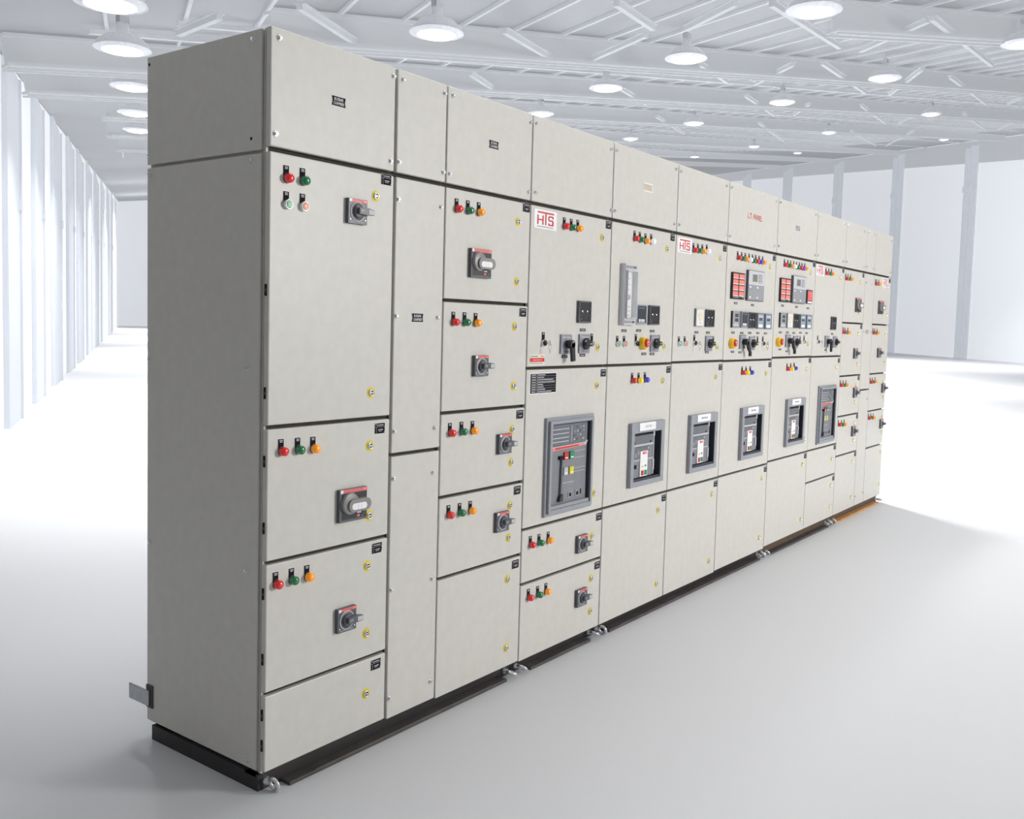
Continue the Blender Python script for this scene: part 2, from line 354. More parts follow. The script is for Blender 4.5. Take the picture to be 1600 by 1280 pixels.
def m_spec():
    b = MB(); w, h = .196, .108; b.box(-w/2,w/2,-.0010,0,-h/2,h/2,'white'); b.box(-w/2+.004,w/2-.004,-.0016,-.0010,-h/2+.004,h/2-.004,'blackgloss')
    b.box(-.048,-.0465,-.0020,-.0016,-h/2+.004,h/2-.004,'linegrey')
    for r in range(8):
        z = h/2-.0105-r*.0124; b.strokes(-.086,-.056,z,.0044,'linegrey',-.0016,r+2,.25); b.strokes(-.042,(.012,.005,.070,.082,-.004,.0,.014,.060)[r],z,.0044,'linegrey',-.0016,r+11,.25)
        if r: b.box(-w/2+.004,w/2-.004,-.0020,-.0016,z+.0058,z+.0066,'linegrey')
    return b.mesh('data_plate')
def m_sticker():
    b = MB(); w, h = .106, .050; b.box(-w/2,w/2,-.0008,0,-h/2,h/2,'cream'); b.box(-w/2+.001,w/2-.002,-.0014,-.0008,-.010,.009,'red')
    b.strokes(-.034,.036,-.0005,.007,'salmon',-.0014,3); b.strokes(-.048,.004,.017,.006,'strokegrey',-.0008,4); b.strokes(.024,.048,.017,.006,'salmon',-.0008,5); b.strokes(-.048,.040,-.017,.004,'strokegrey',-.0008,6); return b.mesh('warning_sticker')
def m_smalllabel(c):
    b = MB(); w, h = (.088,.040) if c == 'tan' else (.070,.030)
    b.box(-w/2,w/2,-.0012,0,-h/2,h/2,'white' if c == 'tan' else 'strokegrey'); b.box(-w/2+.005,w/2-.005,-.0018,-.0012,-h/2+.005,h/2-.005,'tan' if c == 'tan' else 'facegrey')
    b.strokes(-w*.3,w*.3,.004,.003,'facelight',-.0018,3); b.strokes(-w*.3,w*.25,-.004,.003,'facelight',-.0018,4); return b.mesh('cover_label')
def m_lt(w, h):
    b = MB(); b.text('L.T. PANEL', w, h, 'red', 0, 0, -.0008); return b.mesh('lettering')
# withdrawable breaker seen through the opening of its door; type A tall with a charging handle, type B short with a white key strip
AW, AH, BW, BH = .366, .452, .332, .342
def m_bezelA():
    b = MB(); w, h = AW, AH
    b.ring(w,h,w-.030,h-.030,-.012,0,'bezel'); b.ring(w-.028,h-.028,w-.058,h-.058,-.024,.004,'bezel'); b.ring(w-.056,h-.056,w-.070,h-.078,-.018,.075,'bezeldark',0,.006)
    b.box(-w/2+.030,w/2-.036,-.020,.030,-h/2+.030,-h/2+.046,'bezel'); return b.mesh('breaker_bezel')
def m_faceA():
    b = MB(); w, h = AW-.070, AH-.080
    b.box(-w/2,w/2,0,.060,-h/2,h/2,'breaker'); b.box(-w/2,w/2-.012,-.008,0,.090,h/2,'breakerdk')
    for z in (.165,.145,.125,.107): b.box(-w/2+.008,-.012,-.0095,-.008,z-.002,z+.002,'linegrey')
    b.box(.008,.012,-.0095,-.008,.100,.178,'linegrey')
    for x in range(4):
        for z in range(4):
            if (x*3+z*2) % 5 != 1: b.box(.026+x*.024,.036+x*.024,-.0096,-.008,.106+z*.019,.114+z*.019,('linegrey','plate','strokegrey')[(x+z) % 3])
    b.prism([(-w/2+.004,.068),(w/2-.020,.076),(w/2-.006,.096),(w/2-.012,.098),(w/2-.030,.090),(-w/2+.004,.086)], -.0085,0,'linegrey'); b.prism([(-w/2+.016,.070),(w/2-.034,.076),(w/2-.036,.086),(-w/2+.014,.083)], -.0095,-.0085,'salmon'); b.prism([(-w/2+.034,.073),(w/2-.080,.077),(w/2-.080,.083),(-w/2+.034,.081)], -.0100,-.0095,'red')
    for z in (.052,.020,-.030,-.046): b.box(.044,w/2-.012,-.0012,0,z-.001,z+.001,'linegrey')
    b.strokes(-.040,.050,-.092,.004,'linegrey',0,3); b.strokes(.0,.050,-.104,.004,'strokegrey',0,4); b.strokes(-.038,.046,-.126,.003,'strokegrey',0,5); b.strokes(-.038,.046,-.136,.003,'strokegrey',0,6)
    for x in (.020,.076): b.box(x-.012,x+.012,-.003,0,-.164,-.140,'linegrey'); b.box(x-.008,x+.008,-.0045,-.003,-.161,-.143,'hole')
    b.box(.104,.110,-.002,0,-.160,-.136,'hole'); return b.mesh('circuit_breaker')
def m_key2(c):
    b = MB(); b.box(-.015,.015,-.007,0,-.018,.018,c); b.box(-.010,.010,-.0078,-.007,-.012,-.006,'white'); return b.mesh('breaker_key')
def m_charge():
    b = MB(); b.box(-.014,.012,-.010,0,.036,.052,'hole'); b.prism([(-.002,-.130),(.010,-.130),(.010,.036),(.002,.036)], -.010,-.001,'breakerdk'); b.prism([(-.014,-.160),(.012,-.160),(.012,-.126),(.002,-.126),(-.008,-.136)], -.014,0,'bezeldark'); b.box(.0105,.0135,-.004,0,-.130,.036,'hole'); return b.mesh('charging_handle')
def m_bezelB():
    b = MB(); w, h = BW, BH
    b.ring(w,h,w-.060,h-.083,-.020,0,'bezel',-.002,-.0135); b.ring(w-.058,h-.081,w-.066,h-.089,-.016,.085,'bezeldark',-.002,-.0135)
    b.box(w/2-.090,w/2-.076,-.004,.060,-h/2+.048,h/2-.050,'bezel'); b.box(w/2-.090,w/2-.076,-.006,-.004,-h/2+.070,-h/2+.130,'linegrey'); b.box(w/2-.090,w/2-.076,-.006,-.004,h/2-.085,h/2-.060,'linegrey'); return b.mesh('breaker_bezel')
def m_faceB():
    b = MB(); w, h = BW-.068, BH-.092; x1 = w/2-.058
    b.box(-w/2,w/2,.030,.060,-h/2,h/2,'bezeldark'); b.box(-w/2,x1,0,.030,-h/2+.012,h/2-.012,'breaker')
    b.box(-w/2,x1,-.006,0,.056,.066,'linegrey'); b.box(-w/2,x1,-.004,0,.070,h/2-.012,'breakerdk')
    for x in (-w/2+.018, x1-.030): b.lathe([(.0055,.004),(.0055,.0055),(0,.0055)], 'hole', x, .074, 10)
    b.box(-w/2+.008,x1-.044,-.005,0,-.012,.050,'breakerdk'); b.box(-w/2,x1,-.004,0,-.022,-.016,'linegrey'); b.box(-w/2,x1,-.002,0,-.030,-.026,'strokegrey')
    for x, z in ((x1-.052,.040),(x1-.056,.018)): b.lathe([(.006,.005),(.004,.007),(0,.007)], 'linegrey', x, z, 8)
    for x in range(4): b.box(-w/2+.024+x*.026,-w/2+.038+x*.026,-.0056,-.005,.000+.010*(x % 2),.020+.010*(x % 2),'strokegrey')
    b.box(-w/2+.028,-w/2+.046,-.003,0,-.064,-.044,'hole'); b.lathe([(.005,0),(.004,.003),(0,.003)], 'strokegrey', x1-.026, -.040, 8); b.lathe([(.005,0),(.004,.003),(0,.003)], 'strokegrey', x1-.020, -.078, 8); return b.mesh('circuit_breaker')
def m_stripB():
    b = MB(); b.box(-.036,.036,-.006,0,-.068,.068,'white'); b.box(-.014,.028,-.0066,-.006,.050,.064,'salmon'); b.box(-.010,.002,-.0072,-.0066,.052,.062,'red')
    b.box(-.020,-.006,-.0066,-.006,-.020,-.010,'yellowkey'); b.box(.010,.024,-.0066,-.006,-.018,-.008,'plate'); b.box(-.024,-.006,-.010,-.006,-.062,-.036,'red'); b.box(.008,.026,-.010,-.006,-.062,-.036,'green'); return b.mesh('key_strip')
def m_nameB(t):
    b = MB(); b.box(-.080,.080,-.0040,0,-.021,.021,'white')
    if t: b.text(t, .068, .0125, 'strokegrey', .010, 0, -.0044)
    else: b.strokes(-.034,.040,0,.010,'strokegrey',-.0040,6)
    return b.mesh('breaker_nameplate')

# lighting levels
LPOW, LN0, LN1, AISLE = 135, 1.0, 18, .8
WLO, WHI, KEY, SOFT, OVER = .11, .33, 430, 14, 50
BRACES = [((7.15,1.44,4.66),(10.9,2.0,5.27)),((11.5,1.91,5.36),(9.68,.6,5.05)),((9.59,.54,5.04),(15.5,.99,5.98)),((12.34,2.73,5.51),(18.15,3.84,6.45)),((19.25,3.65,6.62),(14.91,1.93,5.91)),((10.69,3.91,5.26),(13.26,4.66,5.68)),((14.05,4.5,5.81),(12.05,3.06,5.47)),((16.78,1.91,6.2),(25.33,2.9,7.58)),((26.19,2.52,7.71),(23.84,1.78,7.32)),((15.98,5.51,6.13),(21.99,7.3,7.11)),((22.67,7.04,7.22),(19.55,5.5,6.7)),((21.47,4.93,6.99),(30.16,6.79,8.4)),((30.9,6.54,8.52),(26.75,4.92,7.83)),((28.72,4.14,8.14),(43.0,6.17,10.44)),((44.12,5.86,10.61),(35.57,3.76,9.22)),((18.58,8.92,6.6),(26.48,12.15,7.9)),((24.33,8.71,7.51),(38.17,13.29,9.78)),((33.23,8.85,8.92),(53.47,13.82,12.22)),((54.93,13.63,12.45),(37.48,7.68,9.58)),((3.71,4.3,4.16),(5.83,5.67,4.52)),((6.11,3.93,4.53),(8.91,5.09,5.0)),((9.12,4.96,5.03),(7.72,3.14,4.78)),((5.89,2.44,4.48),(7.38,2.87,4.72)),((7.73,2.65,4.77),(6.85,1.68,4.62)),((8.47,6.34,4.95),(10.92,7.71,5.36)),((12.34,6.2,5.56),(15.35,7.39,6.06)),((3.63,5.95,4.17),(3.45,5.06,4.13))]
LAMPS = [(2.17,4.62,3.77),(3.31,6.39,3.98),(4.85,8.79,4.26),(6.53,11.51,4.57),(8.21,14.21,4.88),(5.17,4.02,4.24),(13.72,8.87,5.67),(7.24,1.05,4.52),(9.11,3.34,4.85),(11.05,5.71,5.2),(17.03,5.16,6.14),(14.48,2.41,5.69),(25.68,4.31,7.5),(31.13,8.95,8.44),(20.49,8.86,6.75),(38.05,14.61,9.63),(45.42,21.14,10.9),(52.15,17.87,11.92),(47.76,8.9,11.09),(24.43,13.01,7.44),(12.06,0,5.27)]
LAMPLAB = [
 'round ceiling lamp cut by the top edge, above the left colonnade',
 'round ceiling lamp second down the column of lamps along the left wall',
 'round ceiling lamp third down the column of lamps along the left wall',
 'round ceiling lamp fourth down the column of lamps along the left wall',
 'round ceiling lamp lowest in the column of lamps along the left wall',
 'round ceiling lamp above the first two top covers of the switchboard',
 'round ceiling lamp half hidden behind the top cover seam of the data plate cabinet',
 'largest round ceiling lamp near the top edge, right of centre',
 'round ceiling lamp just below and left of the largest one',
 'round ceiling lamp above the top cover with the tan label',
 'round ceiling lamp in the middle of the right half, third row of lamps',
 'round ceiling lamp between two diagonal braces, upper right',
 'round ceiling lamp hanging before the first column right of the switchboard',
 'round ceiling lamp small, over the second far column of the right wall',
 'round ceiling lamp small, above the top cover without label beside the tan one',
 'tiny round ceiling lamp above the L.T. PANEL cover',
 'tiny round ceiling lamp just above the cabinet tops, leftmost of the farthest lamps',
 'tiny round ceiling lamp, rightmost of the two just above the L.T. PANEL cabinet',
 'small round ceiling lamp close under the ribbed band of the right wall',
 'round ceiling lamp just over the top cover edge with the tan label',
 'round ceiling lamp cut by the right edge of the picture',
]
# fittings of every cabinet: kind, x, z on the front plane (metres), then size or colour
ITEMS = {
 1:[('lamp',0.062,1.841,'r'),('lamp',0.123,1.842,'g'),('push',0.063,1.766,'g'),('push',0.124,1.767,'r'),('handle',0.334,1.775,0.078,0.077),('lock',0.424,1.835),('lock',0.417,1.197),('plate',0.47,1.896),('lamp',0.053,1.037,'r'),('lamp',0.116,1.036,'g'),('lamp',0.176,1.034,'o'),('lock',0.416,1.022),('lock',0.417,0.789),('plate',0.46,1.078),('bighandle',0.334,0.839,0.117,0.106),('lamp',0.038,0.638,'r'),('lamp',0.098,0.638,'g'),('lamp',0.158,0.636,'o'),('lock',0.413,0.621),('lock',0.414,0.392),('lock',0.416,0.185),('plate',0.456,0.675),('handle',0.314,0.466,0.077,0.078),('plate',0.46,0.275),('hinge',-0.018,1.513),('hinge',-0.021,1.212),('hinge',-0.021,1.01),('hinge',-0.023,0.811),('hinge',-0.021,0.613),('hinge',-0.018,0.414),('hinge',-0.015,0.243),('hinge',-0.014,0.149),('busbar',0.259,2.102),('bolt',0.03,2.235),('bolt',0.501,2.232),('bolt',0.019,1.962),('bolt',0.489,1.957)],
 2:[('bolt',0.541,2.231),('bolt',0.756,2.231),('bolt',0.527,1.96),('bolt',0.75,1.959),('bolt',0.523,1.838),('bolt',0.742,1.837),('bolt',0.517,1.45),('bolt',0.737,1.45),('bolt',0.512,1.06),('bolt',0.733,1.059),('bolt',0.51,0.899),('bolt',0.73,0.898),('bolt',0.512,0.514),('bolt',0.737,0.511),('bolt',0.517,0.134),('bolt',0.739,0.131),('busbar',0.633,1.447)],
 3:[('bolt',0.794,2.234),('bolt',1.261,2.228),('bolt',0.785,1.959),('bolt',1.261,1.957),('busbar',1.032,2.102),('lamp',0.829,1.841,'r'),('lamp',0.892,1.842,'g'),('lamp',0.955,1.843,'o'),('plate',1.251,1.896),('lock',1.197,1.834),('lock',1.199,1.601),('bighandle',0.96,1.655,0.125,0.101),('lamp',0.825,1.436,'r'),('lamp',0.888,1.436,'g'),('lamp',0.952,1.435,'o'),('plate',1.244,1.484),('lock',1.194,1.425),('lock',1.196,1.191),('handle',0.977,1.275,0.085,0.077),('lamp',0.82,1.033,'r'),('lamp',0.885,1.033,'g'),('lamp',0.949,1.032,'o'),('plate',1.243,1.077),('lock',1.195,1.019),('lock',1.194,0.887),('handle',1.137,0.967,0.085,0.071),('lamp',0.822,0.731,'r'),('lamp',0.885,0.73,'g'),('lamp',0.947,0.729,'o'),('plate',1.239,0.771),('lock',1.194,0.714),('lock',1.19,0.584),('handle',1.134,0.659,0.085,0.075),('plate',1.24,0.469),('lock',1.191,0.415),('lock',1.194,0.134)],
 4:[('bolt',1.302,2.232),('bolt',1.306,1.962),('bolt',1.892,1.959),('bolt',1.873,2.225),('logo',1.383,1.861,0.159,0.076),('lamp',1.522,1.849,'r'),('lamp',1.575,1.849,'g'),('lamp',1.626,1.85,'o'),('plate',1.874,1.892),('lock',1.823,1.83),('lock',1.817,1.343),('meter',1.687,1.496,0.098,0.085,'black'),('strip',1.688,1.418),('strip',1.551,1.303),('strip',1.691,1.308),('key',1.393,1.361,'key'),('lever',1.555,1.356,0.083,0.068),('knob',1.698,1.358,0.08,0.056),('button',1.766,1.358,'s'),('sticker',1.353,1.292,0.103,0.039),('spec',1.401,1.195,0.192,0.086),('plate',1.871,1.228),('lock',1.821,1.17),('lock',1.825,0.682),('breakerA',1.603,0.839,0.366,0.417),('lamp',1.343,0.529,'r'),('lamp',1.405,0.527,'g'),('lamp',1.472,0.526,'o'),('plate',1.874,0.568),('lock',1.82,0.484),('handle',1.726,0.468,0.084,0.071),('lamp',1.34,0.308,'r'),('lamp',1.406,0.306,'g'),('lamp',1.466,0.306,'o'),('plate',1.874,0.342),('lock',1.825,0.289),('lock',1.825,0.136),('handle',1.735,0.222,0.089,0.077)],
 5:[('bolt',1.907,2.228),('bolt',2.502,2.231),('bolt',1.915,1.959),('bolt',2.501,1.959),('tan',2.224,2.103,0.087,0.03),('lamp',2.115,1.852,'r'),('lamp',2.165,1.851,'g'),('lamp',2.22,1.849,'o'),('lamp',2.277,1.851,'w'),('plate',2.495,1.893),('lock',2.441,1.83),('lock',2.445,1.345),('relay',2.056,1.587,0.124,0.279),('meter',2.188,1.498,0.111,0.089,'digital'),('meter',2.319,1.498,0.098,0.088,'black'),('strip',2.044,1.419),('strip',2.183,1.421),('strip',2.317,1.42),('strip',2.241,1.309),('strip',2.324,1.308),('push',1.989,1.358,'g'),('push',2.051,1.358,'r'),('key',2.161,1.359,'black'),('estop',2.217,1.362),('knob',2.341,1.36,0.083,0.059),('button',2.393,1.358,'s'),('lamp',2.139,1.183,'r'),('lamp',2.202,1.182,'y'),('lamp',2.264,1.183,'b'),('plate',2.505,1.229),('lock',2.448,1.172),('lock',2.457,0.684),('breakerB',2.288,0.822,0.332,0.309),('plate',2.506,0.57),('lock',2.449,0.513),('lock',2.461,0.131)],
 6:[('bolt',2.537,2.229),('bolt',3.109,2.23),('bolt',2.544,1.961),('bolt',3.124,1.959),('logo',2.634,1.862,0.165,0.079),('lamp',2.736,1.848,'r'),('lamp',2.788,1.849,'g'),('lamp',2.841,1.85,'o'),('lamp',2.895,1.854,'w'),('plate',3.122,1.89),('lock',3.067,1.829),('lock',3.069,1.341),('meter',2.825,1.498,0.123,0.092,'white'),('meter',2.953,1.497,0.104,0.092,'black'),('strip',2.807,1.419),('strip',2.949,1.419),('strip',2.946,1.312),('push',2.611,1.359,'g'),('push',2.677,1.36,'r'),('key',2.788,1.362,'key'),('knob',2.959,1.36,0.085,0.045),('button',3.023,1.356,'s'),('plate',3.131,1.229),('lock',3.073,1.173),('lock',3.084,0.684),('lock',3.085,0.513),('breakerB',2.919,0.823,0.332,0.313),('plate',3.143,0.568),('lock',3.081,0.131)],
 7:[('bolt',3.146,2.231),('bolt',3.837,2.235),('bolt',3.151,1.961),('bolt',3.843,1.962),('lt',3.53,2.105,0.223,0.033),('lamp',3.304,1.851,'r'),('lamp',3.359,1.85,'g'),('lamp',3.411,1.85,'o'),('lamp',3.467,1.85,'w'),('lamp',3.518,1.849,'g'),('lamp',3.568,1.85,'r'),('lamp',3.619,1.849,'b'),('lamp',3.673,1.85,'o'),('plate',3.854,1.891),('lock',3.794,1.83),('lock',3.804,1.343),('annun',3.307,1.69,0.17,0.146),('display',3.558,1.702,0.25,0.176),('strip',3.301,1.591),('strip',3.546,1.588),('strip',3.281,1.422),('strip',3.405,1.422),('strip',3.523,1.423),('strip',3.645,1.423),('strip',3.767,1.422),('strip',3.285,1.312),('strip',3.39,1.308),('meter',3.294,1.499,0.112,0.092,'panel'),('meter',3.418,1.5,0.12,0.091,'digital'),('meter',3.531,1.498,0.102,0.09,'black'),('meter',3.658,1.497,0.113,0.093,'blue'),('meter',3.781,1.496,0.11,0.094,'blue'),('estop',3.256,1.363),('lever',3.416,1.37,0.112,0.061,'cam'),('knob',3.555,1.361,0.1,0.049),('button',3.599,1.36,'s'),('button',3.648,1.359,'y'),('key',3.731,1.36,'key'),('lamp',3.436,1.189,'r'),('lamp',3.495,1.188,'y'),('lamp',3.558,1.187,'b'),('plate',3.862,1.231),('lock',3.803,1.174),('lock',3.805,0.689),('lock',3.813,0.519),('lock',3.811,0.141),('breakerB',3.596,0.825,0.324,0.309),('plate',3.875,0.571)],
 8:[('bolt',3.867,2.238),('bolt',4.559,2.233),('bolt',3.88,1.967),('bolt',4.579,1.961),('grey',4.24,2.11,0.074,0.022),('lamp',4.031,1.86,'r'),('lamp',4.091,1.86,'g'),('lamp',4.14,1.859,'o'),('lamp',4.194,1.859,'w'),('lamp',4.244,1.858,'g'),('lamp',4.299,1.859,'r'),('lamp',4.347,1.858,'b'),('lamp',4.399,1.859,'o'),('plate',4.579,1.902),('lock',4.511,1.839),('lock',4.521,1.356),('annun',4.044,1.7,0.17,0.145),('display',4.286,1.713,0.243,0.172),('redbox',4.5,1.676,0.103,0.088),('strip',4.029,1.601),('strip',4.278,1.601),('strip',4.494,1.599),('strip',4.012,1.431),('strip',4.135,1.432),('strip',4.25,1.43),('strip',4.377,1.432),('strip',4.493,1.431),('strip',4.02,1.323),('strip',4.143,1.31),('meter',4.028,1.509,0.121,0.092,'panel'),('meter',4.151,1.509,0.11,0.088,'white'),('meter',4.257,1.509,0.095,0.088,'black'),('meter',4.388,1.507,0.112,0.089,'blue'),('meter',4.506,1.507,0.105,0.091,'blue'),('estop',3.971,1.371),('lever',4.146,1.378,0.114,0.059,'cam'),('knob',4.284,1.369,0.112,0.054),('button',4.326,1.368,'s'),('button',4.376,1.366,'y'),('button',4.451,1.37,'k'),('lamp',4.16,1.196,'r'),('lamp',4.227,1.196,'y'),('lamp',4.29,1.197,'b'),('plate',4.584,1.247),('lock',4.523,1.187),('lock',4.546,0.705),('breakerB',4.325,0.84,0.333,0.309),('plate',4.596,0.586),('lock',4.532,0.53),('lock',4.547,0.145)],
 9:[('bolt',4.597,2.237),('bolt',5.179,2.236),('bolt',4.617,1.964),('bolt',5.189,1.965),('logo',4.708,1.868,0.161,0.072),('lamp',4.827,1.856,'r'),('lamp',4.887,1.857,'g'),('lamp',4.945,1.857,'o'),('plate',5.207,1.901),('lock',5.141,1.841),('lock',5.138,1.361),('meter',5.027,1.507,0.101,0.088,'black'),('strip',5.023,1.43),('strip',4.896,1.315),('key',4.723,1.373,'key'),('lever',4.908,1.375,0.104,0.056),('knob',5.09,1.372,0.1,0.055),('plate',5.208,1.238),('lock',5.151,1.187),('lock',5.165,0.704),('breakerA',4.963,0.852,0.378,0.413),('plate',5.214,0.59),('plate',5.233,0.356),('lock',5.153,0.506),('lock',5.161,0.306),('lock',5.164,0.147)],
 10:[('bolt',5.229,2.232),('bolt',5.677,2.228),('bolt',5.223,1.967),('bolt',5.704,1.96),('lamp',5.259,1.843,'r'),('lamp',5.325,1.844,'g'),('lamp',5.389,1.845,'o'),('plate',5.703,1.893),('lock',5.63,1.834),('lock',5.637,1.598),('handle',5.59,1.657,0.127,0.106),('lamp',5.253,1.446,'r'),('lamp',5.319,1.445,'g'),('lamp',5.386,1.445,'o'),('plate',5.716,1.495),('lock',5.643,1.436),('lock',5.659,1.202),('handle',5.585,1.285,0.1,0.077),('lamp',5.269,1.05,'r'),('lamp',5.34,1.048,'g'),('lamp',5.404,1.048,'o'),('plate',5.715,1.093),('lock',5.657,1.035),('lock',5.652,0.905),('handle',5.628,0.98,0.114,0.072),('lamp',5.275,0.753,'r'),('lamp',5.346,0.748,'g'),('lamp',5.41,0.746,'o'),('plate',5.728,0.789),('lock',5.661,0.74),('lock',5.654,0.605),('handle',5.633,0.678,0.106,0.073),('plate',5.73,0.489),('lock',5.662,0.434),('lock',5.673,0.151)],
 11:[('bolt',5.739,2.234),('bolt',5.736,1.963),('bolt',5.958,1.956),('bolt',5.935,2.223),('bolt',5.736,1.839),('bolt',5.94,1.834),('bolt',5.762,1.456),('bolt',5.96,1.451),('bolt',5.963,0.914),('bolt',5.775,0.141),('bolt',5.987,0.146),('grey',5.876,1.455,0.058,0.019)],
 12:[('bolt',6.432,2.221),('bolt',6.438,1.957),('lamp',6.002,1.844,'r'),('lamp',6.069,1.844,'g'),('lamp',6.131,1.845,'o'),('logo',6.318,1.865,0.134,0.074),('plate',6.449,1.892),('lock',6.386,1.834),('lock',6.399,1.599),('handle',6.202,1.658,0.138,0.106),('lamp',6.017,1.449,'r'),('lamp',6.085,1.448,'g'),('lamp',6.154,1.448,'o'),('lock',6.395,1.434),('lock',6.404,1.2),('handle',6.223,1.285,0.104,0.073),('lamp',6.029,1.048,'r'),('lamp',6.096,1.048,'g'),('lamp',6.167,1.049,'o'),('lock',6.409,1.039),('lock',6.421,0.908),('handle',6.405,0.986,0.121,0.071),('lamp',6.033,0.754,'r'),('lamp',6.104,0.753,'g'),('lamp',6.172,0.749,'o'),('lock',6.436,0.736),('lock',6.433,0.607),('handle',6.403,0.683,0.116,0.069),('lock',6.433,0.438),('lock',6.443,0.156)],
}

# ------------------------------------------------------------------ the switchboard: twelve cabinets in a row, front doors in the plane y = 0
DEPTH, TOP, COVER0, DOORTOP = .621, 2.263, 1.926, 1.911
XS = [0, .512, .766, 1.280, 1.906, 2.539, 3.161, 3.896, 4.617, 5.249, 5.762, 6.011, 6.493]
ZB = [.068, .061, .055, .050, .050, .050, .056, .066, .066, .066, .066, .066]
SEAMS = {1:[1.111,.706,.307], 2:[.980], 3:[1.513,1.107,.800,.500], 4:[1.258,.598,.370], 5:[1.258,.598], 6:[1.262,.598], 7:[1.260,.600], 8:[1.270,.611], 9:[1.268,.612,.385], 10:[1.516,1.115,.811,.511], 11:[.991], 12:[1.517,1.113,.808,.505]}
LAB = {
 1:'grey feeder cabinet with four doors and exposed side, nearest end of the row',
 2:'narrow grey busbar cabinet with two bolted covers and a BUSBAR CHAMBER label at mid height',
 3:'grey feeder cabinet with five stacked doors beside the narrow labelled busbar cabinet',
 4:'grey incomer cabinet with data plate, tall breaker window and two feeder doors below it',
 5:'grey incomer cabinet with a tall clear-covered meter on its upper door',
 6:'grey cabinet with white logo plate, pale square meter and a breaker window without lamps above',
 7:'grey generator control cabinet whose top cover reads L.T. PANEL in red',
 8:'grey generator control cabinet with a small red relay beside its display unit',
 9:'grey cabinet with tall breaker window over two small blank doors',
 10:'grey five-door feeder cabinet, third from the far end of the row',
 11:'very narrow grey busbar cabinet, second from the far end of the row',
 12:'grey feeder cabinet, last at the far end, logo plate at its upper right',
}
def shallow(me, sy, s=1): me.transform(Matrix.Diagonal((s, sy, s, 1))); return me
def panel(w, h, name, hole=None, t=.020):
    b = MB()
    if hole:
        hx, hz, hw, hh = hole; b.ring(w, h, hw, hh, 0, t, 'paint', hx, hz)
    else: b.box(-w/2, w/2, 0, t, -h/2, h/2, 'paint')
    return b.mesh(name)
def fit(me, w, h):
    xs = [v.co.x for v in me.vertices]; zs = [v.co.z for v in me.vertices]
    me.transform(Matrix.Diagonal((w/(max(xs)-min(xs)), 1, h/(max(zs)-min(zs)), 1))); return me
SA, SB = .417/AH, .311/BH
def scaled(me, s): me.transform(Matrix.Diagonal((1, 1, s, 1))); return me
